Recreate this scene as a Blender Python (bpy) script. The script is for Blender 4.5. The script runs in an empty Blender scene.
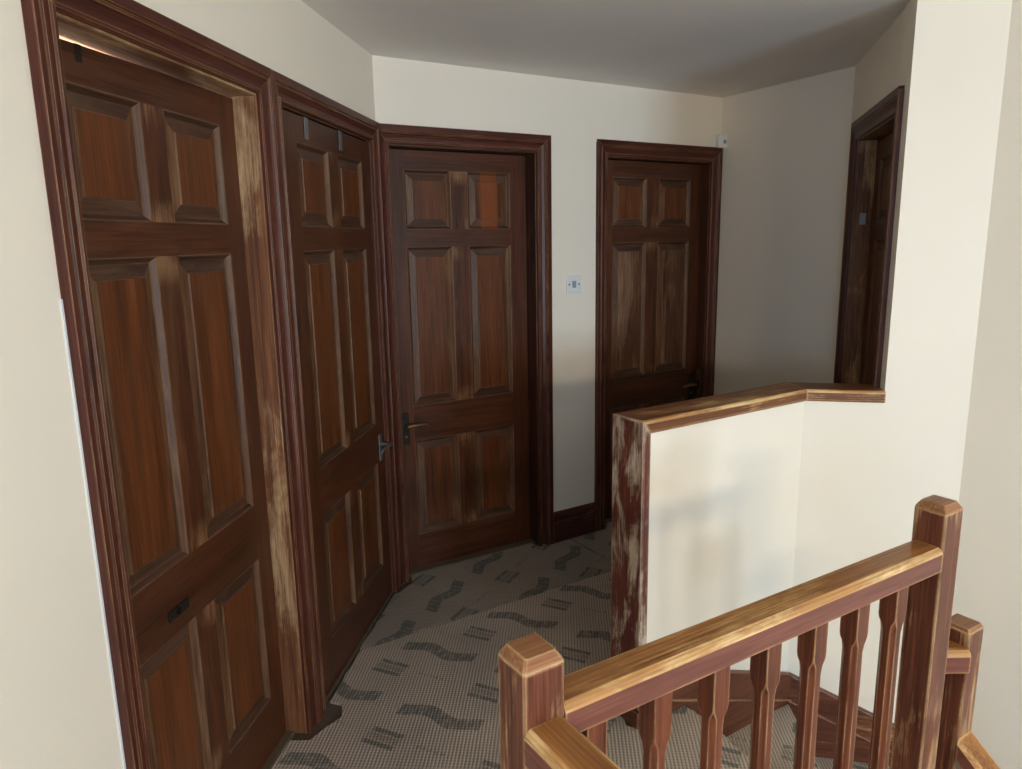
import bpy, math, random
from mathutils import Vector, Matrix
R = math.radians
C = bpy.context.scene.collection
SC = bpy.context.scene

# ---------------------------------------------------------------- camera, exposure, light
cam_data = bpy.data.cameras.new('camera')
cam = bpy.data.objects.new('camera', cam_data); C.objects.link(cam); SC.camera = cam
F_PX, PITCH, ROLL, CAM_H = 729.9, 11.17, -0.995, 1.5583
cam_data.sensor_fit = 'HORIZONTAL'; cam_data.sensor_width = 36.0
cam_data.lens = F_PX / 1022 * 36.0
cam_data.clip_start = 0.02
def cam_matrix():
    p, r = R(PITCH), R(ROLL)
    fw = Vector((0, math.cos(p), -math.sin(p))); rt = Vector((1, 0, 0)); up = rt.cross(fw)
    c, s = math.cos(r), math.sin(r)
    x = c*rt + s*up; y = -s*rt + c*up; z = -fw
    m = Matrix((x, y, z)).transposed().to_4x4()
    m.translation = Vector((0, 0, CAM_H))
    return m
cam.matrix_world = cam_matrix()
SC.view_settings.view_transform = 'Standard'
SC.view_settings.look = 'None'
SC.view_settings.gamma = 1.0
SC.view_settings.use_curve_mapping = False
SC.view_settings.exposure = 0.0

world = bpy.data.worlds.new('world'); SC.world = world; world.use_nodes = True
bg = world.node_tree.nodes['Background']
bg.inputs[0].default_value = (0.55, 0.72, 1.0, 1); bg.inputs[1].default_value = 0.25

def area(name, loc, target, sx, sy, power, col, spread=180):
    l = bpy.data.lights.new(name, 'AREA'); l.shape = 'RECTANGLE'; l.size = sx; l.size_y = sy
    l.energy = power; l.color = col; l.spread = R(spread)
    o = bpy.data.objects.new(name, l); C.objects.link(o); o.location = loc
    o.rotation_euler = (Vector(target) - Vector(loc)).to_track_quat('-Z', 'Y').to_euler()
    return o
area('window_daylight', (1.42, -2.70, 1.70), (0.6, 2.6, 1.45), 1.00, 0.26, 73, (1.0, 0.862, 0.655))
area('landing_cool_fill', (-0.35, -2.68, 1.45), (0.2, 3.0, 1.5), 1.0, 0.9, 40, (0.37, 0.60, 1.0))  # added cool fill for the landing's lower walls, set behind an added window
area('stair_cool_fill', (3.05, -2.70, 1.0), (0.9, 2.5, 0.6), 1.2, 0.9, 145, (0.54, 0.745, 1.0))  # added cool fill for the stair walls, softening the rail shadows
area('bedroom_daylight', (-1.9, 1.5, 1.2), (-1.7, 1.6, 2.3), 0.6, 0.4, 480, (0.75, 0.88, 1.0))

# ---------------------------------------------------------------- mesh helpers
class MB:
    def __init__(s): s.v, s.f, s.m = [], [], []
    def add(s, vs, fs, mi=0):
        b = len(s.v); s.v += [tuple(v) for v in vs]
        for f in fs: s.f.append([i + b for i in f]); s.m.append(mi)
    def box(s, x0, x1, y0, y1, z0, z1, mi=0):
        s.add([(x0,y0,z0),(x1,y0,z0),(x1,y1,z0),(x0,y1,z0),(x0,y0,z1),(x1,y0,z1),(x1,y1,z1),(x0,y1,z1)],
              [(0,3,2,1),(4,5,6,7),(0,1,5,4),(1,2,6,5),(2,3,7,6),(3,0,4,7)], mi)
    def loft(s, rings, mi=0, caps=True):
        n = len(rings[0]); vs = [p for r in rings for p in r]; fs = []
        for k in range(len(rings)-1):
            for i in range(n):
                j = (i+1) % n
                fs.append((k*n+i, k*n+j, (k+1)*n+j, (k+1)*n+i))
        if caps: fs += [tuple(range(n))[::-1], tuple((len(rings)-1)*n+i for i in range(n))]
        s.add(vs, fs, mi)
    def prism(s, poly, z0, z1, mi=0):
        s.loft([[(x, y, z0) for x, y in poly], [(x, y, z1) for x, y in poly]], mi)
    def cyl(s, p0, p1, r0, r1=None, n=14, mi=0):
        r1 = r0 if r1 is None else r1
        p0, p1 = Vector(p0), Vector(p1); d = (p1-p0).normalized()
        a = d.orthogonal().normalized(); b = d.cross(a)
        s.loft([[p0+(a*math.cos(t)+b*math.sin(t))*r0 for t in [2*math.pi*i/n for i in range(n)]],
                [p1+(a*math.cos(t)+b*math.sin(t))*r1 for t in [2*math.pi*i/n for i in range(n)]]], mi)
    def build(s, name, mats, parent=None, bevel=0.0, seg=2, smooth=False):
        me = bpy.data.meshes.new(name); me.from_pydata(s.v, [], s.f)
        for m in (mats if isinstance(mats, (list, tuple)) else [mats]): me.materials.append(m)
        me.polygons.foreach_set('material_index', s.m)
        import bmesh
        bm = bmesh.new(); bm.from_mesh(me); bmesh.ops.recalc_face_normals(bm, faces=bm.faces)
        bm.to_mesh(me); bm.free()
        if smooth:
            for p in me.polygons: p.use_smooth = True
        me.update()
        o = bpy.data.objects.new(name, me); C.objects.link(o)
        if parent: o.parent = parent
        if bevel:
            md = o.modifiers.new('bevel', 'BEVEL'); md.width = bevel; md.segments = seg
            md.limit_method = 'ANGLE'; md.angle_limit = R(40)
        return o

def grid_slab(mb, xs, zs, y0, y1, empty=(), mat_of=None, topslope=None):
    """a slab made of cells on one shared grid, with holes; one connected surface"""
    nx, nz = len(xs)-1, len(zs)-1
    full = lambda i, k: 0 <= i < nx and 0 <= k < nz and (i, k) not in empty
    idx = {}; vs = []
    def V(i, k, b):
        if (i, k, b) not in idx:
            z = zs[k]
            if topslope and k == nz: z += topslope(xs[i])
            idx[(i, k, b)] = len(vs); vs.append((xs[i], y1 if b else y0, z))
        return idx[(i, k, b)]
    groups = {}
    for i in range(nx):
        for k in range(nz):
            if not full(i, k): continue
            m = mat_of(i, k) if mat_of else 0
            g = groups.setdefault(m, [])
            g.append((V(i,k,0), V(i+1,k,0), V(i+1,k+1,0), V(i,k+1,0)))
            g.append((V(i,k,1), V(i,k+1,1), V(i+1,k+1,1), V(i+1,k,1)))
            if not full(i-1, k): g.append((V(i,k,0), V(i,k+1,0), V(i,k+1,1), V(i,k,1)))
            if not full(i+1, k): g.append((V(i+1,k,0), V(i+1,k,1), V(i+1,k+1,1), V(i+1,k+1,0)))
            if not full(i, k-1): g.append((V(i,k,0), V(i,k,1), V(i+1,k,1), V(i+1,k,0)))
            if not full(i, k+1): g.append((V(i,k+1,0), V(i+1,k+1,0), V(i+1,k+1,1), V(i,k+1,1)))
    b = len(mb.v); mb.v += vs
    for m, fs in groups.items():
        for f in fs: mb.f.append([q + b for q in f]); mb.m.append(m)

def empty(name, loc, rz=0.0):
    o = bpy.data.objects.new(name, None); C.objects.link(o); o.location = loc; o.rotation_euler = (0, 0, rz)
    o.empty_display_size = 0.1
    return o
def tag(o, label=None, cat=None, group=None, kind=None):
    if label: o['label'] = label
    if cat: o['category'] = cat
    if group: o['group'] = group
    if kind: o['kind'] = kind
    return o
def struct(o, label=None, cat=None): return tag(o, label, cat, kind='structure')

# ---------------------------------------------------------------- materials
class NT:
    def __init__(s, name):
        s.mat = bpy.data.materials.new(name); s.mat.use_nodes = True
        s.t = s.mat.node_tree; s.b = s.t.nodes['Principled BSDF']
    def n(s, typ, **kw):
        nd = s.t.nodes.new(typ)
        for k, v in kw.items(): setattr(nd, k, v)
        return nd
    def put(s, sock, v):
        if hasattr(v, 'is_output'): s.t.links.new(v, sock)
        else: sock.default_value = v
    def math(s, op, *a):
        nd = s.n('ShaderNodeMath', operation=op)
        for i, v in enumerate(a): s.put(nd.inputs[i], v)
        return nd.outputs[0]
    def mix(s, f, a, b):
        nd = s.n('ShaderNodeMix', data_type='RGBA'); s.put(nd.inputs[0], f)
        s.put(nd.inputs[6], a if hasattr(a, 'is_output') else (*a, 1)); s.put(nd.inputs[7], b if hasattr(b, 'is_output') else (*b, 1))
        return nd.outputs[2]
    def noise(s, vec, scale, detail=4, rough=0.55, dist=0.0):
        nd = s.n('ShaderNodeTexNoise'); s.put(nd.inputs['Vector'], vec)
        nd.inputs['Scale'].default_value = scale; nd.inputs['Detail'].default_value = detail
        nd.inputs['Roughness'].default_value = rough; nd.inputs['Distortion'].default_value = dist
        return nd.outputs[0]
    def ramp(s, f, lo, hi):
        nd = s.n('ShaderNodeMapRange'); nd.clamp = True
        s.put(nd.inputs[0], f); nd.inputs[1].default_value = lo; nd.inputs[2].default_value = hi
        return nd.outputs[0]
    def coord(s, which='Object'): return s.n('ShaderNodeTexCoord').outputs[which]
    def mapping(s, vec, scale=(1,1,1), rot=(0,0,0), loc=(0,0,0)):
        nd = s.n('ShaderNodeMapping'); s.put(nd.inputs[0], vec)
        nd.inputs['Scale'].default_value = scale; nd.inputs['Rotation'].default_value = rot
        if hasattr(loc, 'is_output'): s.t.links.new(loc, nd.inputs['Location'])
        else: nd.inputs['Location'].default_value = loc
        return nd.outputs[0]
    def bump(s, h, strength, dist=0.002):
        nd = s.n('ShaderNodeBump'); nd.inputs['Strength'].default_value = strength
        nd.inputs['Distance'].default_value = dist; s.put(nd.inputs['Height'], h)
        s.t.links.new(nd.outputs[0], s.b.inputs['Normal'])
    def out(s, col, rough=0.5, spec=0.5, metal=0.0, coat=0.0):
        s.put(s.b.inputs['Base Color'], col if hasattr(col, 'is_output') else (*col, 1))
        s.put(s.b.inputs['Roughness'], rough); s.b.inputs['Specular IOR Level'].default_value = spec
        s.b.inputs['Metallic'].default_value = metal; s.b.inputs['Coat Weight'].default_value = coat
        return s.mat

def srgb(*c):
    return tuple(((x/255)/12.92 if x/255 <= .04045 else ((x/255+.055)/1.055)**2.4) for x in c)

def wood(name, dark, light, worn, axis='z', wear=0.6, patch=0.0, edge=0.005, rough=0.42, patch_scale=5.0, seed=0.0, scuff=0.0, spec=0.35, ends=()):
    """stained timber: grain along AXIS, stain rubbed off to WORN along the edges (wear) and in patches (patch)"""
    k = NT(name); obj = k.coord('Object')
    info = k.n('ShaderNodeObjectInfo')
    rnd = k.math('MULTIPLY', info.outputs['Random'], 37.0)
    off = k.n('ShaderNodeCombineXYZ'); k.put(off.inputs[0], rnd); k.put(off.inputs[1], rnd); k.put(off.inputs[2], seed)
    st = {'x': (1.3, 22, 22), 'y': (22, 1.3, 22), 'z': (22, 22, 1.3)}[axis]
    v = k.mapping(obj, st, loc=off.outputs[0])
    broad = k.noise(v, 1.0, 5, 0.6, 0.6)
    fine_s = {'x': (5, 190, 190), 'y': (190, 5, 190), 'z': (190, 190, 5)}[axis]
    fine = k.noise(k.mapping(obj, fine_s, loc=off.outputs[0]), 1.0, 3, 0.6)
    f = k.math('ADD', k.math('MULTIPLY', k.ramp(broad, 0.3, 0.72), 0.60), k.math('MULTIPLY', k.ramp(fine, 0.35, 0.68), 0.52))
    col = k.mix(k.ramp(f, 0.0, 1.05), dark, light)
    # rubbed-off stain
    pn = k.noise(k.mapping(obj, {'x': (.35, 1, 1), 'y': (1, .35, 1), 'z': (1, 1, .35)}[axis], loc=off.outputs[0]), patch_scale, 6, 0.68, 0.4)
    bev = k.n('ShaderNodeBevel'); bev.samples = 4; bev.inputs['Radius'].default_value = edge
    geo = k.n('ShaderNodeNewGeometry')
    dp = k.n('ShaderNodeVectorMath', operation='DOT_PRODUCT')
    k.t.links.new(bev.outputs[0], dp.inputs[0]); k.t.links.new(geo.outputs['Normal'], dp.inputs[1])
    em = k.ramp(k.math('SUBTRACT', 1.0, dp.outputs['Value']), 0.015, 0.10)
    en = k.ramp(k.noise(k.mapping(obj, {'x': (.5, 1, 1), 'y': (1, .5, 1), 'z': (1, 1, .5)}[axis], loc=off.outputs[0]), 16, 4, 0.6), 0.30, 0.58)
    edge_m = k.math('MULTIPLY', k.math('MULTIPLY', em, en), wear)
    mask = edge_m
    if patch > 0:
        pm = k.ramp(k.math('ADD', pn, k.math('MULTIPLY', k.math('SUBTRACT', fine, 0.5), 0.25)), 0.68-patch*0.36, 0.80-patch*0.30)
        mask = k.math('MAXIMUM', edge_m, k.math('MULTIPLY', pm, 0.85))
    wcol = k.mix(k.ramp(fine, 0.3, 0.7), tuple(c*0.72 for c in worn), worn)
    col = k.mix(mask, col, wcol)
    if scuff > 0:   # thin dusty sanding haze
        sm = k.ramp(k.noise(k.mapping(obj, {'x': (1, 5, 5), 'y': (5, 1, 5), 'z': (5, 5, 1)}[axis], loc=off.outputs[0]), 2.4, 5, 0.7, 1.0), 0.5, 0.75)
        col = k.mix(k.math('MULTIPLY', sm, scuff), col, tuple(c*0.75 for c in worn))
    if ends:        # stain sanded through beside the joints
        sz = k.n('ShaderNodeSeparateXYZ'); k.t.links.new(obj, sz.inputs[0]); m = None
        for zc in ends:
            q = k.ramp(k.math('ABSOLUTE', k.math('SUBTRACT', sz.outputs[2], zc)), 0.060, 0.015)
            m = q if m is None else k.math('MAXIMUM', m, q)
        en2 = k.ramp(k.math('ADD', k.noise(k.mapping(obj, (1, 1, .5), loc=off.outputs[0]), 9, 5, 0.6), k.math('MULTIPLY', k.math('SUBTRACT', fine, 0.5), 0.3)), 0.46, 0.62)
        col = k.mix(k.math('MULTIPLY', k.math('MULTIPLY', m, en2), 0.36), col, wcol)
    rg = k.math('ADD', k.math('MULTIPLY', broad, 0.18), k.math('ADD', k.math('MULTIPLY', mask, 0.22), rough-0.09))
    k.bump(fine, 0.18, 0.0014)
    return k.out(col, rg, spec)

def paint(name, col, bump=0.08):
    k = NT(name); o = k.coord('Object')
    big = k.noise(o, 1.3, 3); fine = k.noise(o, 140, 3)
    c = k.mix(k.ramp(big, 0.3, 0.7), tuple(x*0.965 for x in col), col)
    k.bump(fine, bump, 0.001)
    return k.out(c, 0.62, 0.35)

def plain(name, col, rough=0.5, metal=0.0, spec=0.5, vary=0.12):
    k = NT(name); o = k.coord('Object')
    c = k.mix(k.noise(o, 40, 3), tuple(x*(1-vary) for x in col), tuple(min(1, x*(1+vary)) for x in col))
    return k.out(c, rough, spec, metal)

WALL = paint('cream_wall_paint', srgb(240, 229, 209))
CEIL = paint('ceiling_paint', srgb(243, 236, 226), 0.05)
TAN = srgb(205, 158, 100); PALE = srgb(190, 165, 128); GREYTAN = srgb(150, 122, 98)
DK, MD = srgb(44, 22, 16), srgb(98, 56, 34)
LEAF = {}
for ax in 'xz':
    LEAF[ax] = wood('door_mahogany_'+ax, srgb(42, 21, 12), srgb(98, 53, 28), GREYTAN, ax, wear=0.45, edge=0.003, rough=0.42, scuff=0.12)
MUNTIN = wood('door_muntin_wood', srgb(42, 21, 12), srgb(98, 53, 28), srgb(190, 148, 104), 'z', wear=0.5, edge=0.003, rough=0.42, scuff=0.14, ends=(0.19, 0.63, 0.82, 1.525, 1.625, 1.86))
PANEL = wood('door_panel_wood', srgb(50, 25, 12), srgb(120, 65, 29), GREYTAN, 'z', wear=0.35, edge=0.003, rough=0.42, scuff=0.14)
PANEL_PALE = wood('door_panel_rubbed_wood', srgb(44, 24, 15), srgb(96, 58, 36), srgb(150, 112, 82), 'z', wear=0.45, patch=0.62, edge=0.003, rough=0.42, patch_scale=4, scuff=0.3)
BEVX = wood('panel_bevel_wood_x', srgb(40, 23, 16), srgb(92, 60, 41), srgb(160, 128, 98), 'x', wear=0.6, edge=0.003, rough=0.50, scuff=0.30)
BEVZ = wood('panel_bevel_wood_z', srgb(48, 28, 17), srgb(112, 73, 44), srgb(176, 138, 96), 'z', wear=0.6, edge=0.003, rough=0.50, scuff=0.40)
CAS = {ax: wood('casing_mahogany_'+ax, srgb(44, 16, 11), srgb(94, 44, 29), TAN, ax, wear=0.9, edge=0.0022, rough=0.44, scuff=0.06) for ax in 'xz'}
JAMB = {ax: wood('bare_jamb_wood_'+ax, srgb(70, 36, 22), srgb(140, 92, 58), srgb(206, 170, 124), ax, wear=0.5, patch=0.60, edge=0.004, rough=0.5, patch_scale=7, scuff=0.4) for ax in 'xz'}
JAMB_DK = {ax: wood('dark_jamb_wood_'+ax, srgb(38, 18, 13), srgb(84, 46, 30), srgb(170, 124, 80), ax, wear=0.8, patch=0.22, edge=0.005, rough=0.45, patch_scale=9) for ax in 'xz'}
RAILTOP = wood('sanded_handrail_wood', srgb(104, 60, 30), srgb(186, 128, 70), srgb(226, 182, 118), 'x', wear=0.95, patch=0.40, edge=0.008, rough=0.36, scuff=0.10)
RAILSIDE = wood('handrail_side_wood', srgb(92, 50, 40), srgb(136, 84, 68), srgb(224, 178, 120), 'x', wear=1.0, edge=0.007, rough=0.40)
NEWEL = wood('newel_wood', srgb(62, 30, 22), srgb(134, 78, 52), srgb(226, 184, 130), 'z', wear=1.0, patch=0.42, edge=0.008, rough=0.38)
BALU = wood('baluster_wood', srgb(62, 29, 21), srgb(134, 74, 46), srgb(224, 178, 126), 'z', wear=1.0, edge=0.005, rough=0.36)
RAILEDGE = wood('worn_rail_arris', srgb(134, 82, 44), srgb(212, 160, 96), srgb(240, 206, 146), 'x', wear=0.6, patch=0.62, edge=0.004, rough=0.36, patch_scale=14)
CAP = wood('sanded_wall_cap_wood', srgb(70, 34, 18), srgb(134, 82, 44), srgb(224, 180, 118), 'x', wear=1.0, patch=0.36, edge=0.010, rough=0.38)
POSTW = wood('flaking_post_wood', srgb(76, 34, 26), srgb(120, 66, 50), srgb(214, 196, 166), 'z', wear=1.0, patch=0.53, edge=0.010, rough=0.45, patch_scale=17)
SKIRT = wood('skirting_wood', srgb(62, 29, 20), srgb(124, 74, 50), srgb(200, 154, 106), 'x', wear=0.9, patch=0.2, edge=0.005, rough=0.42)
SKIRT_DK = wood('dark_skirting_wood', srgb(38, 17, 13), srgb(92, 48, 36), srgb(190, 150, 120), 'x', wear=0.7, patch=0.2, edge=0.005, rough=0.42)
def striped_panel(src_mat):
    m = src_mat.copy(); m.name = src_mat.name + '_orange_stripe'
    t = m.node_tree; b = t.nodes['Principled BSDF']; src = b.inputs['Base Color'].links[0].from_socket
    tc = t.nodes.new('ShaderNodeTexCoord'); sp = t.nodes.new('ShaderNodeSeparateXYZ'); t.links.new(tc.outputs['Object'], sp.inputs[0])
    nz = t.nodes.new('ShaderNodeTexNoise'); nz.inputs['Scale'].default_value = 30; t.links.new(tc.outputs['Object'], nz.inputs['Vector'])
    ad = t.nodes.new('ShaderNodeMath'); ad.operation = 'MULTIPLY_ADD'; ad.inputs[1].default_value = 0.012; t.links.new(nz.outputs[0], ad.inputs[0]); t.links.new(sp.outputs[0], ad.inputs[2])
    cm = t.nodes.new('ShaderNodeMath'); cm.operation = 'COMPARE'; cm.inputs[1].default_value = 1.778; cm.inputs[2].default_value = 0.044; t.links.new(ad.outputs[0], cm.inputs[0])
    ml = t.nodes.new('ShaderNodeMath'); ml.operation = 'MULTIPLY'; ml.inputs[1].default_value = 0.75; t.links.new(cm.outputs[0], ml.inputs[0])
    mx = t.nodes.new('ShaderNodeMix'); mx.data_type = 'RGBA'; t.links.new(ml.outputs[0], mx.inputs[0]); t.links.new(src, mx.inputs[6]); mx.inputs[7].default_value = (*srgb(132, 68, 30), 1)
    t.links.new(mx.outputs[2], b.inputs['Base Color'])
    return m
PANEL_STRIPE = [striped_panel(m) for m in (PANEL, BEVX, BEVZ)]
BRASS = plain('aged_brass', srgb(150, 128, 96), 0.35, 0.9)
STEEL = plain('dull_steel', srgb(128, 126, 126), 0.45, 0.7)
BLACKM = plain('dark_tarnished_metal', srgb(46, 40, 34), 0.5, 0.6)
DARK = plain('dark_slot', srgb(18, 12, 9), 0.8, 0, 0.2)
WHITEP = plain('white_plastic', srgb(226, 226, 222), 0.35, 0, 0.5, 0.02)
GREYP = plain('grey_mark_plastic', srgb(150, 152, 160), 0.4, 0, 0.5, 0.02)
BOARD = plain("dusty_subfloor_board", srgb(92, 77, 62), 0.85, 0, 0.2)

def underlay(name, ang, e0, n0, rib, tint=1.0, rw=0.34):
    k = NT(name); sp = k.n('ShaderNodeSeparateXYZ'); k.t.links.new(k.coord('Object'), sp.inputs[0])
    X, Y = sp.outputs[0], sp.outputs[1]
    def axis(a): return k.math('ADD', k.math('MULTIPLY', X, math.cos(R(a))), k.math('MULTIPLY', Y, math.sin(R(a))))
    e, n = axis(ang), axis(ang+90)
    PE, PN = 0.40, 0.345
    def lattice(de, dn):
        q = k.math('DIVIDE', k.math('SUBTRACT', n, n0+dn), PN)
        row = k.math('FLOOR', k.math('ADD', q, 0.5))
        ln = k.math('MULTIPLY', k.math('SUBTRACT', q, row), PN)
        odd = k.math('FLOORED_MODULO', row, 2.0)
        a = k.math('ADD', k.math('SUBTRACT', e, e0+de), k.math('ADD', k.math('MULTIPLY', odd, PE/2), PE/2))
        le = k.math('SUBTRACT', k.math('FLOORED_MODULO', a, PE), PE/2)
        return le, ln
    def inside(v, w): return k.ramp(k.math('ABSOLUTE', v), w+0.002, w-0.002)
    le, ln = lattice(0, 0)
    wav = k.math('MULTIPLY', k.math('SINE', k.math('MULTIPLY', le, 2*math.pi/0.20)), -0.014)
    letters = k.ramp(k.math('ABSOLUTE', k.math('SUBTRACT', k.math('FRACT', k.math('DIVIDE', le, 0.032)), 0.5)), 0.46, 0.38)
    wave = k.math('MULTIPLY', k.math('MULTIPLY', inside(le, 0.148), inside(k.math('SUBTRACT', ln, wav), 0.029)), k.math('ADD', k.math('MULTIPLY', letters, 0.45), 0.55))
    be, bn = lattice(-0.115, -0.165)
    an = k.math('SUBTRACT', k.math('ABSOLUTE', bn), 0.030)
    bars = k.math('MULTIPLY', inside(be, 0.058), k.math('MAXIMUM', inside(an, 0.010), k.math('MULTIPLY', inside(bn, 0.014), 0.5)))
    te, tn = lattice(0.06, -0.155)
    small = k.math('MULTIPLY', k.math('MULTIPLY', inside(te, 0.06), inside(tn, 0.007)), k.math('MULTIPLY', k.ramp(k.math('FRACT', k.math('DIVIDE', te, 0.022)), 0.45, 0.55), 0.6))
    pr = k.math('MAXIMUM', wave, k.math('MAXIMUM', bars, small))
    ob = k.coord('Object')
    blot = k.noise(ob, 30, 4, 0.7)
    pr = k.math('MULTIPLY', pr, k.ramp(blot, 0.25, 0.5))
    # ribbed bubble weave
    ra, rb = axis(rib+90), axis(rib)
    pa = k.math('SINE', k.math('MULTIPLY', ra, 2*math.pi/0.0115)); pb = k.math('SINE', k.math('MULTIPLY', rb, 2*math.pi/0.0125))
    weave = k.math('ADD', k.math('MULTIPLY', pa, rw), k.math('ADD', k.math('MULTIPLY', pb, 0.13), 0.5))
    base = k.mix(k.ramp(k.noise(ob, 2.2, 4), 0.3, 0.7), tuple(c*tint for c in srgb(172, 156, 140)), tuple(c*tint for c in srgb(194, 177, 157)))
    groove_shade = tuple(c*tint for c in srgb(88, 76, 68))  # shade inside the weave grooves, painted as a darker colour
    col = k.mix(k.math('MULTIPLY', k.ramp(weave, 0.45, 0.05), 0.85), base, groove_shade)
    col = k.mix(k.math('MULTIPLY', pr, 0.64), col, srgb(58, 70, 68))
    stain = k.ramp(k.noise(ob, 5, 5, 0.7), 0.60, 0.78)
    col = k.mix(k.math('MULTIPLY', stain, 0.25), col, srgb(70, 52, 42))
    k.bump(weave, 0.5, 0.003)
    return k.out(col, 0.9, 0.15)
UNEAR = underlay('ribbed_underlay_near', -24.6, -1.141, 1.874, 86)
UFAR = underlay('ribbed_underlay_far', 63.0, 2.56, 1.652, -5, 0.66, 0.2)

# ---------------------------------------------------------------- wall frames: x runs along the wall, y into it
class Frame:
    def __init__(s, n_deg, d=None, origin=None):
        a = R(n_deg); s.n = Vector((math.cos(a), math.sin(a))); s.t = Vector((s.n.y, -s.n.x)); s.rz = math.atan2(s.t.y, s.t.x)
        s.o = s.n*d if origin is None else Vector(origin)
    def at(s, x, y=0.0): return s.o + s.t*x + s.n*y
FA = Frame(172.2, 0.963)
FB = Frame(121.5, 2.975)
ZC = 2.303
def cross(f, g):       # where two wall faces meet, as (x on f, x on g, point)
    m = Matrix(((f.t.x, -g.t.x), (f.t.y, -g.t.y))); r = m.inverted() @ (g.o - f.o)
    return r.x, r.y, f.at(r.x)
DOOR5_A, DOOR5_B = Vector((1.5230, 3.3834)), Vector((1.2852, 2.5014))   # outer casing corners of the side door
dD = (DOOR5_B - DOOR5_A).normalized(); nD = Vector((-dD.y, dD.x))
FD = Frame(math.degrees(math.atan2(nD.y, nD.x)), origin=DOOR5_A + nD*0.023)
BC = FB.at(3.213)
C_DIR = R(-61)
FC = Frame(math.degrees(C_DIR)+90, origin=BC)
xCD, xDC, CD = cross(FC, FD)
D_EDGE = FD.at((DOOR5_B-DOOR5_A).length + 0.009)
FE = Frame(-12.3+90, origin=D_EDGE)
E_COR = FE.at(0.283)
FF = Frame(-50+90, origin=E_COR)

def wall(name, fr, x0, x1, holes=(), z0=-0.02, z1=ZC, th=0.12, label=None):
    xs = sorted({x0, x1, *[h[0] for h in holes], *[h[1] for h in holes]})
    zs = sorted({z0, z1, *[h[3] for h in holes], *[h[2] for h in holes]})
    em = set()
    for h in holes:
        for i in range(len(xs)-1):
            for k in range(len(zs)-1):
                if xs[i] >= h[0]-1e-6 and xs[i+1] <= h[1]+1e-6 and zs[k] >= h[2]-1e-6 and zs[k+1] <= h[3]+1e-6: em.add((i, k))
    mb = MB(); grid_slab(mb, xs, zs, 0.0, th, em)
    o = mb.build(name, WALL); o.location = (fr.o.x, fr.o.y, 0); o.rotation_euler = (0, 0, fr.rz)
    return struct(o, label, 'wall')

xAB, xBA, AB = cross(FA, FB)
LIN = 0.028   # door lining thickness
# door table: wall frame, lining inner faces, leaf face depth behind the wall, casing leg widths, panel edges, hinge side...
DOORS = [
    dict(n=1, fr=FA, x0=1.252, x1=1.992, dep=0.065, wl=0.066, wr=0.062, pl=1.321, pr=1.908),
    dict(n=2, fr=FA, x0=2.140, x1=2.965, dep=0.004, wl=0.078, wr=0.076, pl=2.256, pr=2.863),
    dict(n=3, fr=FB, x0=1.246, x1=1.976, dep=0.080, wl=0.044, wr=0.074, pl=1.340, pr=1.883),
    dict(n=4, fr=FB, x0=2.412, x1=3.134, dep=0.060, wl=0.066, wr=0.066, pl=2.497, pr=3.050),
    dict(n=5, fr=FD, x0=0.074, x1=0.780, dep=0.075, wl=0.066, wr=0.066, pl=0.164, pr=0.690),
]
ZLIN, ZLEAF = 1.957, 1.951
ZP = [0.18, 0.643, 0.809, 1.536, 1.613, 1.870]
holes_of = {}
for d in DOORS: holes_of.setdefault(id(d['fr']), []).append((d['x0']-LIN, d['x1']+LIN, -0.02, ZLIN+LIN))
wall('wall_left', FA, -4.0, xAB+0.05, holes_of[id(FA)], label='cream landing wall on the left holding two panelled doors')
wall('wall_back', FB, xBA-0.02, 3.213+0.02, holes_of[id(FB)], label='cream wall at the back holding two panelled doors')
wall('wall_right', FC, 0.0, xCD+0.02, label='shaded plain wall right of the far door')
wall('wall_side', FD, xDC-0.02, (DOOR5_B-DOOR5_A).length-0.02, holes_of[id(FD)], th=0.14, label='shaded side wall with the half-seen door above the wooden cap')

# ---------------------------------------------------------------- floor, ceiling
def poly_slab(name, pts, z0, z1, mat):
    mb = MB(); mb.prism([(p[0], p[1]) for p in pts], z0, z1); return mb.build(name, mat)
N1 = Vector((0.0215, 0.945)); RD = Vector((math.cos(R(32)), math.sin(R(32)))); RN = Vector((RD.y, -RD.x))   # rail direction, and its right-hand side
N2 = N1 + RD*1.075
POST = Vector((0.372, 2.16))
NOSE = Vector((0.555, 2.255))
Lbeg = FA.at(-4.0)
rail2_end = N1 + RN*4.2
floor_pts = [FA.at(-4.0, 0.1), FA.at(xAB, 0.1), FB.at(xBA, 0.1), FB.at(3.213, 0.1), FC.at(xCD, 0.05), FD.at(0.9, 0.06), (1.10, 2.75), (0.50, 2.28), NOSE, N2, N1, rail2_end]
fl = poly_slab('floor', floor_pts, -0.26, -0.008, BOARD); struct(fl, 'dusty board subfloor of the landing under the underlay', 'floor')
ce = poly_slab('ceiling', [(-2.2, -5.0), (-2.2, 4.6), (1.5, 5.2), (3.0, 4.0), (6.5, 0.0), (6.5, -5.0)], ZC, ZC+0.1, CEIL)
struct(ce, 'flat off-white ceiling over the landing and stairs', 'ceiling')

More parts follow.
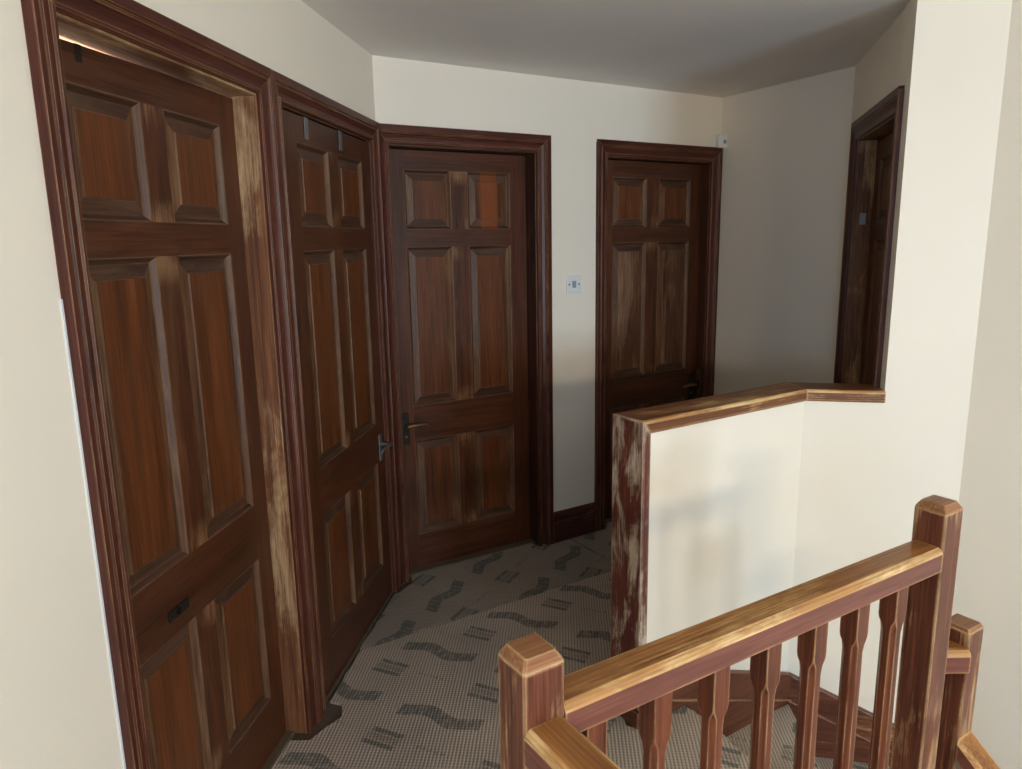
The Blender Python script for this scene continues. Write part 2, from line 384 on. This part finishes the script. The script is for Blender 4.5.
# ---------------------------------------------------------------- doors
PROFILE = [(0.0, 0.0), (0.0, 0.010), (0.004, 0.014), (0.011, 0.014), (0.014, 0.0095), (0.024, 0.0105), (0.036, 0.0155), (0.041, 0.0205),
           (0.045, 0.0175), (0.049, 0.0175), (0.052, 0.0220), (0.072, 0.0220), (0.075, 0.0195), (0.078, 0.0)]
def profile(w):
    p = [(a*0.078/0.078, b) for a, b in PROFILE if a < w-0.002]
    last = p[-1][1]
    return p + [(w-0.001, last), (w, last-0.002), (w, 0.0)]
def leg(x_in, sgn, w, ztop, z0=0.0):
    pr = profile(w); mb = MB()
    mb.loft([[(x_in+sgn*a, -b, z0) for a, b in pr], [(x_in+sgn*a, -b, ztop+a) for a, b in pr]])
    return mb
def head(xl, xr, wl, wr, ztop):
    pr = profile(0.076); mb = MB()
    mb.loft([[(xl-min(a, wl), -b, ztop+a) for a, b in pr], [(xr+min(a, wr), -b, ztop+a) for a, b in pr]])
    return mb
RINGS = [(0.0, 0.0), (0.003, 0.001), (0.010, 0.009), (0.014, 0.012), (0.017, 0.012), (0.044, 0.0065), (0.0455, 0.0030)]
def panel(x0, x1, z0, z1, y):
    mb = MB(); vs = []; n = len(RINGS)
    for a, b in RINGS: vs += [(x0+a, y+b, z0+a), (x1-a, y+b, z0+a), (x1-a, y+b, z1-a), (x0+a, y+b, z1-a)]
    for i in range(n-1):
        for j in range(4):
            k = (j+1) % 4
            mb_f = (i*4+j, i*4+k, (i+1)*4+k, (i+1)*4+j)
            mb.f.append(mb_f); mb.m.append(1 if j % 2 == 0 else 2)
    q = (n-1)*4; mb.f.append((q, q+1, q+2, q+3)); mb.m.append(0)
    vs += [(x0, y+0.030, z0), (x1, y+0.030, z0), (x1, y+0.030, z1), (x0, y+0.030, z1)]; b = n*4
    mb.f.append((b+3, b+2, b+1, b)); mb.m.append(0)
    for j in range(4): mb.f.append((j, (j+1) % 4, b+(j+1) % 4, b+j)); mb.m.append(0)
    mb.v = vs
    return mb
DOOR_LABEL = {
    1: 'nearest brown six-panel door on the left, with no handle',
    2: 'second brown panelled door on the left, with a plate handle by its right edge',
    3: 'brown panelled door on the back wall beside the corner, its lever on the left',
    4: 'farthest brown panelled door, behind the cap of the half-height wall',
    5: 'dark panelled door half seen side-on at the right, above the cap',
}
def lever(parent, x, y, z, sx, plate_h, metal, length=0.098, key=True, plate_mat=None):
    root = MB(); root.box(x-0.019, x+0.019, y-0.006, y, z-plate_h*0.62, z+plate_h*0.38)
    o = root.build('handle', plate_mat or metal, parent, 0.003)
    arm = MB(); arm.cyl((x, y-0.004, z), (x, y-0.048, z), 0.009, 0.0075)
    n = 10; rings = []
    for i in range(n+1):
        s = i/n; px = x + sx*(s*length - 0.006); r = 0.0088 - 0.0028*s; dz = 0.004*math.sin(s*math.pi) - 0.004*s
        rings.append([(px, y-0.046+math.cos(t)*r*0.8 + 0.006*s*s, z+dz+math.sin(t)*r) for t in [2*math.pi*q/10 for q in range(10)]])
    arm.loft(rings)
    arm.build('lever', metal, o, 0, smooth=False)
    if key:
        kb = MB(); kb.cyl((x, y-0.004, z-plate_h*0.36), (x, y-0.011, z-plate_h*0.36), 0.0065)
        kb.build('keyhole_knob', metal, o)
    return o
def build_door(d):
    fr, x0, x1 = d['fr'], d['x0'], d['x1']; n = d['n']
    root = empty('door_%d' % n, (fr.o.x, fr.o.y, 0), fr.rz)
    struct(root, DOOR_LABEL[n], 'door')
    y = d['dep']
    # lining: two jambs and a head
    JM = JAMB if n in (1, 5) else JAMB_DK if n in (3, 4) else CAS
    jy0 = -0.001
    for a, b in ((x0-LIN, x0), (x1, x1+LIN)):
        mb = MB(); mb.box(a, b, jy0, 0.118, 0.0, ZLIN); mb.build('jamb', JM['z'], root, 0.0015)
    mb = MB(); mb.box(x0-LIN, x1+LIN, jy0, 0.101 if n == 1 else 0.118, ZLIN, ZLIN+LIN); mb.build('jamb_head', JM['x'], root, 0.0015)
    if n != 1:
        ys = y+0.0365  # added strips behind the leaf, sealing out light leaks
        mb = MB(); mb.box(x0-0.001, x1+0.001, ys, ys+0.03, ZLIN-0.014, ZLIN+0.001); mb.build('light_seal', JM['x'], root, 0.001)
        for a, b in ((x0-0.001, x0+0.012), (x1-0.012, x1+0.001)):
            mb = MB(); mb.box(a, b, ys, ys+0.03, 0.0, ZLIN-0.0145); mb.build('light_seal', JM['z'], root, 0.001)
    # casing
    rv = 0.006
    leg(x0-rv, -1, d['wl'], ZLIN+rv).build('casing_leg', CAS['z'], root)
    leg(x1+rv, 1, d['wr'], ZLIN+rv).build('casing_leg', CAS['z'], root)
    head(x0-rv, x1+rv, d['wl'], d['wr'], ZLIN+rv).build('casing_head', CAS['x'], root)
    # leaf: stiles, rails and muntin on one grid
    a, b = x0+0.003, x1-0.003; mc = (d['pl']+d['pr'])/2; mh = 0.043
    xs = [a, d['pl'], mc-mh, mc+mh, d['pr'], b]
    zs = [0.008, *ZP, ZLEAF]
    holes = {(i, k) for i in (1, 3) for k in (1, 3, 5)}
    mb = MB()
    slope = (lambda x: -0.0085*max(0, (a+0.40-x)/0.40)) if n == 1 else None
    grid_slab(mb, xs, zs, y, y+0.035, holes, lambda i, k: 0 if i in (0, 4) else 2 if (i == 2 and k in (1, 3, 5)) else 1, slope)
    lf = mb.build('leaf', [LEAF['z'], LEAF['x'], MUNTIN], root)
    for i in (1, 3):
        for k in (1, 3, 5):
            pm = PANEL_STRIPE if (n, i, k) == (3, 3, 5) else [PANEL_PALE if (n == 4 and k == 3) else PANEL, BEVX, BEVZ]
            panel(xs[i], xs[i+1], zs[k], zs[k+1], y).build('panel', pm, lf)
    mb = MB(); mb.box(x0, x1, 0.0 if n == 2 else 0.040, 0.115, -0.008, 0.0075); mb.build('threshold', BOARD, root, 0.002)
    if n == 1:
        q = x0-rv-d['wl']; mb = MB(); mb.box(q-0.0045, q+0.0005, -0.003, 0.0005, 0.0, 1.47); mb.build('caulk_bead', WHITEP, root)
        mb = MB(); mb.box(1.463, 1.545, y-0.004, y+0.001, 0.682, 0.708); o = mb.build('lock_plate', BLACKM, lf, 0.001); o['label'] = 'dark bare latch plate'
        mb = MB(); mb.cyl((1.50, y-0.0055, 0.695), (1.50, y-0.001, 0.695), 0.009); mb.build('spindle_hole', DARK, o)
    elif n == 2:
        lever(lf, 2.905, y, 0.715, -1, 0.115, STEEL)
    elif n == 3:
        lever(lf, 1.293, y, 0.727, 1, 0.150, BRASS, 0.105, True, BLACKM)
    elif n == 4:
        lever(lf, 3.093, y, 0.715, -1, 0.150, BRASS, 0.100, True, BLACKM)
        mb = MB(); mb.box(3.131, 3.135, 0.018, 0.050, 0.62, 0.80); kp = mb.build('latch_keep', BRASS, root, 0.001)
        mb = MB(); mb.box(3.1295, 3.133, 0.026, 0.042, 0.69, 0.73); mb.build('keep_slot', DARK, kp)
    elif n == 5:
        mb = MB(); mb.box(x0-0.001, x0+0.002, 0.026, 0.052, 1.60, 1.65); mb.build('latch_keep', GREYP, root, 0.001)['label'] = 'small pale plate on the jamb'
    return root
for d in DOORS: build_door(d)

# ---------------------------------------------------------------- skirting between the doors on the back wall
def skirting(name, fr, x0, x1, h=0.163, label=None):
    pr = [(0.0, 0.0), (0.018, 0.0), (0.018, h*0.62), (0.015, h*0.66), (0.0125, h*0.68), (0.0135, h*0.80), (0.011, h*0.90), (0.006, h*0.97), (0.004, h), (0.0, h)]
    mb = MB(); mb.loft([[(x0, -a, b) for a, b in pr], [(x1, -a, b) for a, b in pr]])
    o = mb.build(name, SKIRT_DK); o.location = (fr.o.x, fr.o.y, -0.004); o.rotation_euler = (0, 0, fr.rz)
    return struct(o, label, 'skirting board')
skirting('baseboard_back', FB, 1.976+0.082, 2.412-0.074, label='short stained skirting board between the two back doors')
skirting('baseboard_right', FC, 0.02, xCD-0.02, label='skirting board along the shaded plain wall')
skirting('baseboard_left', FA, -3.9, 1.152, label='skirting board of the left wall before the nearest door')

# ---------------------------------------------------------------- half-height wall, tall wall beside the stairs
WD = (D_EDGE - Vector((0,0)))  # far end of the cap meets the side wall's edge here
S0 = Vector((0.392, 2.118)); S1 = Vector((1.070, 2.625)); S2 = D_EDGE
d1 = (S1-S0).normalized(); n1v = Vector((-d1.y, d1.x)); d2 = FE.t.copy(); n2v = FE.n.copy()
TH = 0.135; CAPZ = 1.020; CAPT = 0.042
S1 = S2 - d2*((S2-S1).dot(d2))            # bend lies on the line of the tall wall
d1 = (S1-S0).normalized(); n1v = Vector((-d1.y, d1.x))
def miter(off):
    m = (n1v+n2v).normalized(); return S1 + m*(off/m.dot(n1v))
Z_LOW = -2.7
mb = MB()
e0 = S0 + d1*0.034
mb.prism([e0+n1v*0.010, miter(0.010), S2+n2v*0.010, S2+n2v*(TH-0.010), miter(TH-0.010), e0+n1v*(TH-0.010)], Z_LOW, CAPZ-CAPT)
dw = mb.build('wall_stair', WALL); struct(dw, 'half-height cream wall with a wooden cap beside the stairs', 'wall')
mb = MB(); mb.prism([S2+n2v*0.010, E_COR+n2v*0.010, E_COR+FE.n*0.14+FE.t*0.1, S2+n2v*0.14], Z_LOW, ZC)
tw = mb.build('wall_far', WALL); struct(tw, 'tall brightly lit cream wall right of the half-height wall', 'wall')
wall('wall_flank', FF, -0.03, 5.2, z0=Z_LOW, label='cream wall at the far right edge beside the stairs')
# cap boards, in local frames so that the grain runs along them
CPROF = [(0.000, -0.042), (-0.004, -0.036), (-0.004, -0.010), (-0.001, -0.003), (0.006, 0.0), (TH-0.006, 0.0), (TH+0.001, -0.003), (TH+0.004, -0.010), (TH+0.004, -0.036), (TH, -0.042)]
def board(name, origin, dirv, x_of0, x_of1, mat, z, prof=CPROF):
    rz = math.atan2(dirv.y, dirv.x)
    mb = MB(); mb.loft([[((x_of0(a) if x_of0 else -b*0.81 + 0.0003), a, b) for a, b in prof], [(x_of1(a), a, b) for a, b in prof]])
    n = len(prof)
    for i, f in enumerate(mb.f):
        if len(f) == 4 and {q % n for q in f} in ({2, 3}, {3, 4}): mb.m[i] = 1
    o = mb.build(name, [mat, RAILEDGE]); o.location = (origin.x, origin.y, z); o.rotation_euler = (0, 0, rz)
    return o
half = (math.atan2(d1.y, d1.x) - math.atan2(d2.y, d2.x))/2
L1 = (S1-S0).length; L2 = (S2-S1).length; tn = math.tan(half)
c1 = board('wall_cap', S0, d1, None, lambda a: L1 + a*tn - 0.0006, CAP, CAPZ)
tag(c1, 'long wooden cap board on the half-height wall, with worn front edge', 'cap board', 'cap boards of the half-height wall')
c2 = board('wall_cap', S1, d2, lambda a: -a*tn + 0.0006, lambda a: L2, CAP, CAPZ)
tag(c2, 'short wooden cap board running from the bend to the tall wall', 'cap board', 'cap boards of the half-height wall')
# lining board over the end of the half-height wall
LP = [(0.000, 0.034), (-0.004, 0.028), (-0.004, 0.006), (-0.001, 0.0), (TH+0.001, 0.0), (TH+0.004, 0.006), (TH+0.004, 0.028), (TH, 0.034)]
mb = MB(); mb.loft([[(b, a, 0.0) for a, b in LP], [(b, a, CAPZ-0.001-b*1.235) for a, b in LP]])
pe = mb.build('wall_end_board', POSTW); pe.location = (S0.x, S0.y, 0); pe.rotation_euler = (0, 0, math.atan2(d1.y, d1.x))
tag(pe, 'upright scraped end board of the half-height wall, stain flaking to pale wood', 'end board')
mb = MB(); mb.box(-0.016, 0.02, -0.018, TH+0.012, 0.0, 0.055)
pb = mb.build('plinth_block', SKIRT, pe, 0.004)

# ---------------------------------------------------------------- staircase
ST = [NOSE]
stair = empty('winder_staircase', (N2.x, N2.y, 0))
tag(stair, 'underlay-covered winding stairs going down behind the railing', 'staircase')
USTEP = UNEAR
PIV = N2 + Vector((0.16, 0.10))
RISE = 0.215
wallpt = [NOSE + n1v*0.0, S1 + Vector((0.0, -0.012)), FE.at(0.22, -0.012), FF.at(0.22, -0.012), FF.at(0.62, -0.012), FF.at(0.9, -0.012), FF.at(1.15, -0.012), FF.at(1.4, -0.012)]
inner = [N2, N2 + Vector((0.06, 0.06)), N2 + Vector((0.14, 0.12)), N2 + Vector((0.22, 0.20)), N2 + Vector((0.30, 0.14)), N2+Vector((0.30, 0.14))+FF.t*0.25, N2+Vector((0.30, 0.14))+FF.t*0.5, N2+Vector((0.30, 0.14))+FF.t*0.75]
for i in range(7):
    z = -RISE*(i+1)
    pts = [inner[i], wallpt[i]]
    if i == 1: pts = [inner[1], S1 + Vector((-0.01, -0.012)), FE.at(0.22, -0.012)][0:2]
    nxt = [wallpt[i+1], inner[i+1]]
    extra = [FE.at(0.272, -0.012)] if i == 2 else []
    poly = pts + extra + nxt
    cx = sum(p.x for p in poly)/len(poly); 
    o = MB(); o.prism([(p.x-N2.x, p.y-N2.y) for p in poly], z-0.03, z); t = o.build('tread', USTEP, stair, 0.008, 3)
    o = MB(); a, b = wallpt[i], inner[i]; dv = (b-a).normalized(); nn = Vector((-dv.y, dv.x))*0.02
    if nn.dot(wallpt[i+1]-a) > 0: nn = -nn
    o.prism([(q.x-N2.x, q.y-N2.y) for q in (a, b, b+nn, a+nn)], z-0.005, z+RISE-0.012); o.build('riser', USTEP, stair)
# rolled nosing of the landing
o = MB(); a, b = NOSE, N2; dv = (b-a).normalized(); nn = Vector((-dv.y, dv.x))
o.cyl((a.x-N2.x, a.y-N2.y, -0.016), (b.x-N2.x, b.y-N2.y, -0.016), 0.0155); o.build('nosing', USTEP, stair, smooth=True)
# sloping strings against the walls
def string(p0, p1, nv, ztop0, ztop1, h, name, over=0.0):
    d = (p1-p0); L = d.length; d.normalize(); rz = math.atan2(d.y, d.x)
    e = empty(name, (p0.x, p0.y, 0), rz)
    def strip(yy0, yy1, za0, za1, zb0, zb1, nm, mat, bv=0.004):
        mb = MB(); mb.loft([[(0, yy0, za0), (0, yy1, za0), (0, yy1, zb0), (0, yy0, zb0)], [(L, yy0, za1), (L, yy1, za1), (L, yy1, zb1), (L, yy0, zb1)]])
        return mb.build(nm, mat, e, bv, 2)
    strip(-0.016, 0.012, ztop0-0.105, ztop1-0.105, ztop0, ztop1, 'top_board', SKIRT)
    strip(-0.022, 0.012, ztop0-0.112, ztop1-0.112, ztop0-0.104, ztop1-0.104, 'bead', RAILSIDE, 0.003)
    strip(-0.012, 0.012, ztop0-h, ztop1-h, ztop0-0.111, ztop1-0.111, 'lower_board', SKIRT, 0.002)
    return e
s1 = string(S0+d1*0.036, S1, n1v, 0.195, -0.095, 0.40, 'baseboard_stair')
struct(s1, 'sloping skirting at the foot of the half-height wall behind the railing', 'skirting board')
s2 = string(S1, E_COR, n2v, -0.095, -0.335, 0.48, 'baseboard_far')
struct(s2, 'sloping skirting at the foot of the tall wall behind the railing', 'skirting board')
s3 = string(E_COR, FF.at(1.5), FF.n, -0.335, -1.42, 0.5, 'baseboard_flank')
struct(s3, 'skirting descending along the far right wall', 'skirting board')

# ---------------------------------------------------------------- balustrade
RZ = math.atan2(RD.y, RD.x)
def newel(name, p, z0, ztop, w, label, low_chamfer=0.018, flat=False):
    e = empty(name, (p.x, p.y, z0), RZ); H = ztop - z0; h = w/2
    mb = MB()
    def sq(s, z, c): return [(-s+c,-s,z),(s-c,-s,z),(s,-s+c,z),(s,s-c,z),(s-c,s,z),(-s+c,s,z),(-s,s-c,z),(-s,-s+c,z)]
    c = 0.003
    mb.loft([sq(h, 0, c), sq(h, H-low_chamfer, c)])
    body = mb.build('post', NEWEL, e)
    mb = MB(); mb.loft([sq(h, H-low_chamfer, c), sq(h-0.0015, H-low_chamfer*0.72, c), sq(h-low_chamfer*0.52, H, c)])
    mb.build('chamfered_top', RAILTOPZ, e)
    tag(e, label, 'newel post', 'newel posts of the stair railing')
    return e
RAILTOPZ = wood('sanded_newel_top', srgb(110, 66, 40), srgb(178, 124, 80), srgb(216, 178, 126), 'x', wear=0.95, patch=0.35, edge=0.006, rough=0.45)
NW = 0.070
newel('newel_post', N1, -0.02, 0.993, NW, 'nearest newel post, standing where the two top handrails meet')
newel('newel_post', N2, -0.214, 0.985, NW, 'tall newel post at the far end of the level handrail')
N3 = N2 + RD*0.165
newel('newel_post', N3, -0.43, 0.645, 0.066, 'short lower newel post standing behind the tall newel post', 0.010)
HZ = 0.905
RP = [(-0.031, -0.058), (-0.036, -0.053), (-0.036, -0.0130), (-0.032, -0.0050), (-0.025, -0.0005), (0.0, 0.0), (0.025, -0.0005), (0.032, -0.0050), (0.036, -0.0130), (0.036, -0.053), (0.031, -0.058)]
def handrail(name, p0, d, L, z, label, z1=None, prof=RP):
    z1 = z if z1 is None else z1
    mb = MB(); n = len(prof)
    mb.loft([[(0, a, b) for a, b in prof], [(L, a, b+z1-z) for a, b in prof]])
    # the worn top faces carry the sanded wood, the sides the stained wood
    for i in range(len(mb.m)):
        f = mb.f[i]
        if len(f) == 4:
            k = min(f) if min(f) < n else 0
            ys = [mb.v[q][2] for q in f if mb.v[q][0] == 0]
            mb.m[i] = 1 if not ys or min(ys) < -0.0135 else 2 if min(ys) < -0.0045 else 0
        else: mb.m[i] = 1
    o = mb.build(name, [RAILTOP, RAILSIDE, RAILEDGE]); o.location = (p0.x, p0.y, z); o.rotation_euler = (0, 0, math.atan2(d.y, d.x))
    return tag(o, label, 'handrail', 'handrails of the stair railing')
LR = (N2-N1).length
handrail('handrail', N1+RD*NW/2, RD, LR-NW, HZ, 'level sanded handrail between the nearest and the tall newel post', HZ-0.012)
handrail('handrail', N1+RN*NW/2, RN, 1.6, HZ-0.012, 'handrail leaving the nearest newel post towards the bottom edge')
dn3 = (N3-N2); L3 = dn3.length; dn3.normalize()
handrail('handrail', Vector((N3.x-0.120, N3.y-0.028)), Vector((1, 0.0)), 0.106, 0.602, 'short low handrail between the tall and the short newel post')
handrail('handrail', N3+RN*0.033, RN, 1.5, 0.36, 'handrail sloping down from the short lower newel post', 0.36-1.5*0.80)
# balusters
def baluster_mesh(name, w, ztop, zbot, parent=None):
    h = w/2; mb = MB()
    def ring(z, c, s=h): return [(-s+c,-s,z),(s-c,-s,z),(s,-s+c,z),(s,s-c,z),(s-c,s,z),(-s+c,s,z),(-s,s-c,z),(-s,-s+c,z)]
    e = 0.0012
    blk = 0.085; c = 0.0095
    zs = [(ztop, e, h), (ztop-blk, e, h), (ztop-blk-0.010, 0.0035, h), (ztop-blk-0.022, c*0.9, h*0.955), (ztop-blk-0.040, c, h*0.90),
          (zbot+blk+0.040, c, h*0.90), (zbot+blk+0.022, c*0.9, h*0.955), (zbot+blk+0.010, 0.0035, h), (zbot+blk, e, h), (zbot, e, h)]
    mb.loft([ring(*q) for q in zs])
    return mb.build(name, BALU, parent)
BAL = 7
spots = [0.107 + i*0.1367 for i in range(BAL)]
ORD = ['baluster nearest the front newel post, mostly behind the handrail', 'second baluster from the front newel post', 'third baluster from the front newel post', 'middle one of the seven balusters under the level handrail',
       'third baluster from the tall newel post', 'second baluster from the tall newel post', 'baluster standing next to the tall newel post']
b0 = baluster_mesh('baluster', 0.039, HZ-0.0595, 0.045)
for i, s in enumerate(spots):
    o = b0 if i == 0 else b0.copy()
    if i: C.objects.link(o)
    p = N1 + RD*s; o.location = (p.x, p.y, 0); o.rotation_euler = (0, 0, RZ)
    tag(o, ORD[i], 'baluster', 'balusters under the level handrail')
mb = MB(); mb.loft([[(0, -0.03, 0.0), (0, 0.03, 0.0), (0, 0.03, 0.045), (0, -0.03, 0.045)], [(LR-NW, -0.03, 0.0), (LR-NW, 0.03, 0.0), (LR-NW, 0.03, 0.045), (LR-NW, -0.03, 0.045)]])
o = mb.build('base_rail', SKIRT, None, 0.004); p = N1+RD*NW/2; o.location = (p.x, p.y, 0); o.rotation_euler = (0, 0, RZ)
tag(o, 'base rail under the balusters between the nearest and the tall newel post', 'base rail')

# ---------------------------------------------------------------- underlay sheets
def sheet(name, pts, mat, label, wob=0.003, seed=1):
    rnd = random.Random(seed); out = []
    for i, p in enumerate(pts):
        q = Vector(p); r = Vector(pts[(i+1) % len(pts)]); L = (r-q).length; k = max(1, int(L/0.04))
        d = (r-q)/L; nn = Vector((-d.y, d.x))
        for j in range(k): out.append(q + d*(L*j/k) + nn*(rnd.uniform(-wob, wob) if j else 0))
    mb = MB(); b = len(out)
    mb.v = [(p.x, p.y, -0.008) for p in out] + [(p.x, p.y, 0.0) for p in out]
    mb.f = [tuple(range(b))[::-1], tuple(range(b, 2*b))] + [(i, (i+1) % b, b+(i+1) % b, b+i) for i in range(b)]; mb.m = [0]*len(mb.f)
    o = mb.build(name, mat)
    return tag(o, label, 'underlay', 'ribbed underlay sheets on the landing')
U = Vector((0.8526, 0.5225)); V = Vector((-0.5225, 0.8526))
def uv(u, v): return U*u + V*v
seam = 2.529
xa = lambda t, y: FA.at(t, y)
def on_seam(t_from, y): # point on the seam line with wall-A offset y
    lo, hi = 0.0, 6.0
    for _ in range(50):
        m = (lo+hi)/2
        if FA.at(m, y).dot(V) < seam: lo = m
        else: hi = m
    return FA.at(lo, y)
sA = on_seam(0, -0.012)
near = [FA.at(-3.9, -0.03), FA.at(1.1, -0.030), FA.at(1.20, 0.045), FA.at(1.955, 0.045), FA.at(1.965, -0.024), FA.at(2.03, -0.050), FA.at(2.09, -0.085), FA.at(2.155, -0.060), FA.at(2.165, -0.012), sA, uv(2.10, seam), (0.352, 2.285), (0.356, 2.12), (0.40, 2.095), NOSE, N2-RN*0.04, N1-RN*0.036+RD*0.035, N1-RD*0.045-RN*0.036, N1-RD*0.05+RN*0.05, N1-RD*0.04+RN*4.0]
sheet('underlay_sheet', near, UNEAR, 'large ribbed underlay sheet with printed words, nearest the railing')
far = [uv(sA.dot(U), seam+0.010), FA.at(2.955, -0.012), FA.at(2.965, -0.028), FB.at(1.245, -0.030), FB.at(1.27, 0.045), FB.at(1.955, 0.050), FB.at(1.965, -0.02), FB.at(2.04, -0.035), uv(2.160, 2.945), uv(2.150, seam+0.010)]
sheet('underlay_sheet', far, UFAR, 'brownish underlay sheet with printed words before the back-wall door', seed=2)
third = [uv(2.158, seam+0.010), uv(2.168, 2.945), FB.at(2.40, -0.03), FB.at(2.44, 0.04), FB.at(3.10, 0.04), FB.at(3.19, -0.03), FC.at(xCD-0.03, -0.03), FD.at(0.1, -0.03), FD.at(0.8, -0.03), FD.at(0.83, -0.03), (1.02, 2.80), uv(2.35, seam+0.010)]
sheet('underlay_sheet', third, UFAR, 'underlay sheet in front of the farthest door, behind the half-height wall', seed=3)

# ---------------------------------------------------------------- small fittings
def on(fr, name, x, y, z):
    e = empty(name, (*fr.at(x, y), z), fr.rz); return e
sw = on(FB, 'light_switch', 2.198, 0.0, 1.337)
mb = MB(); mb.box(-0.043, 0.043, -0.009, 0.0, -0.043, 0.043); mb.build('face_plate', WHITEP, sw, 0.0025)
mb = MB(); mb.box(-0.011, 0.011, -0.0125, -0.0085, -0.017, 0.017)
mb.build('rocker', GREYP, sw, 0.001)
for s in (-1, 1):
    mb = MB(); mb.cyl((s*0.030, -0.0085, 0), (s*0.030, -0.0102, 0), 0.0042); mb.build('screw', BLACKM, sw)
tag(sw, 'square white light switch on the wall between the two back doors', 'light switch')
al = empty('alarm_sensor', (*(FB.at(3.213) + (FB.n*-1 + FC.n*-1).normalized()*0.012), 2.072), FB.rz - R(12))
mb = MB(); mb.box(-0.036, 0.036, -0.034, 0.0, -0.036, 0.036); mb.build('housing', WHITEP, al, 0.004)
mb = MB(); mb.cyl((0, -0.0335, -0.004), (0, -0.0352, -0.004), 0.011, n=18); mb.build('lens', GREYP, al)
tag(al, 'small white sensor box in the corner above the farthest door', 'sensor')
# metal hangers hooked over doors
def hanger(x, z0, z1, w, dep, mat, label):
    e = on(FA, 'over_door_hook', x, dep, 0)
    mb = MB(); mb.box(-w/2, w/2, -0.0035, -0.0015, z0, z1); mb.build('strap', mat, e, 0.0006)
    mb = MB(); mb.box(-w/2, w/2, -0.0035, 0.036, z1, z1+0.0018); mb.build('top_tab', mat, e, 0.0004)
    return tag(e, label, 'door hook', 'metal hooks over the door tops')
hanger(2.335, 1.885, ZLEAF+0.0005, 0.030, 0.004, STEEL, 'left flat steel strap hooked over the top of the second left door')
hanger(2.637, 1.885, ZLEAF+0.0005, 0.030, 0.004, STEEL, 'right flat steel strap hooked over the top of the second left door')
hanger(1.390, 1.912, ZLEAF-0.0075, 0.016, 0.065, BLACKM, 'small dark hook over the top of the nearest left door')

# ---------------------------------------------------------------- the rest of the house around the camera, and rooms behind
mb = MB(); grid_slab(mb, [-1.7, -0.9, 0.2, 0.85, 1.97, 2.4, 3.7, 6.2], [Z_LOW, 0.5, 1.0, 1.3, 1.5, 2.0, 2.1, ZC], -0.12, 0.0,
    {(1, 2), (1, 3), (1, 4), (3, 3), (3, 4), (3, 5), (5, 1), (5, 2), (5, 3)})
rw = mb.build('wall_rear', WALL); rw.location = (0, -2.5, 0); struct(rw, 'cream wall behind the camera with one window and two added for fill lights', 'wall')
FRAMEW = plain('white_window_frame', srgb(232, 232, 228), 0.4, 0, 0.5, 0.02)
for k, (a, b, c, d) in enumerate([(0.85, 1.97, 1.3, 2.1), (-0.9, 0.2, 1.0, 2.0), (2.4, 3.7, 0.5, 1.5)]):  # the last two windows are added to house the cool fill lights
    m = (a+b)/2
    mb = MB(); grid_slab(mb, [a, a+0.05, m-0.02, m+0.02, b-0.05, b], [c, c+0.05, d-0.05, d], -0.09, -0.04, {(1, 1), (3, 1)})
    wf = mb.build('window_%d' % (k+1), FRAMEW); wf.location = (0, -2.5, 0)
    struct(wf, ['white two-light window over the stairwell', 'added white two-light window framing the landing fill light', 'added low white two-light window framing the stair fill light'][k], 'window')
lf = poly_slab('floor_lower', [(-1.0, -2.6), (-1.0, 1.5), (0.4, 2.4), (1.1, 2.8), (1.7, 2.6), (6.2, -2.6)], Z_LOW-0.1, Z_LOW, BOARD); struct(lf, 'floor of the hall below the stairs', 'floor')
# bedroom behind the nearest door
mb = MB(); grid_slab(mb, [0.6, 2.6], [-0.02, ZC], 0.0, 0.08)
br = mb.build('wall_bedroom', WALL); p = FA.at(0, 1.5); br.location = (p.x, p.y, 0); br.rotation_euler = (0, 0, FA.rz); struct(br, 'wall of the room behind the nearest left door', 'wall')
bpy.context.view_layer.update()
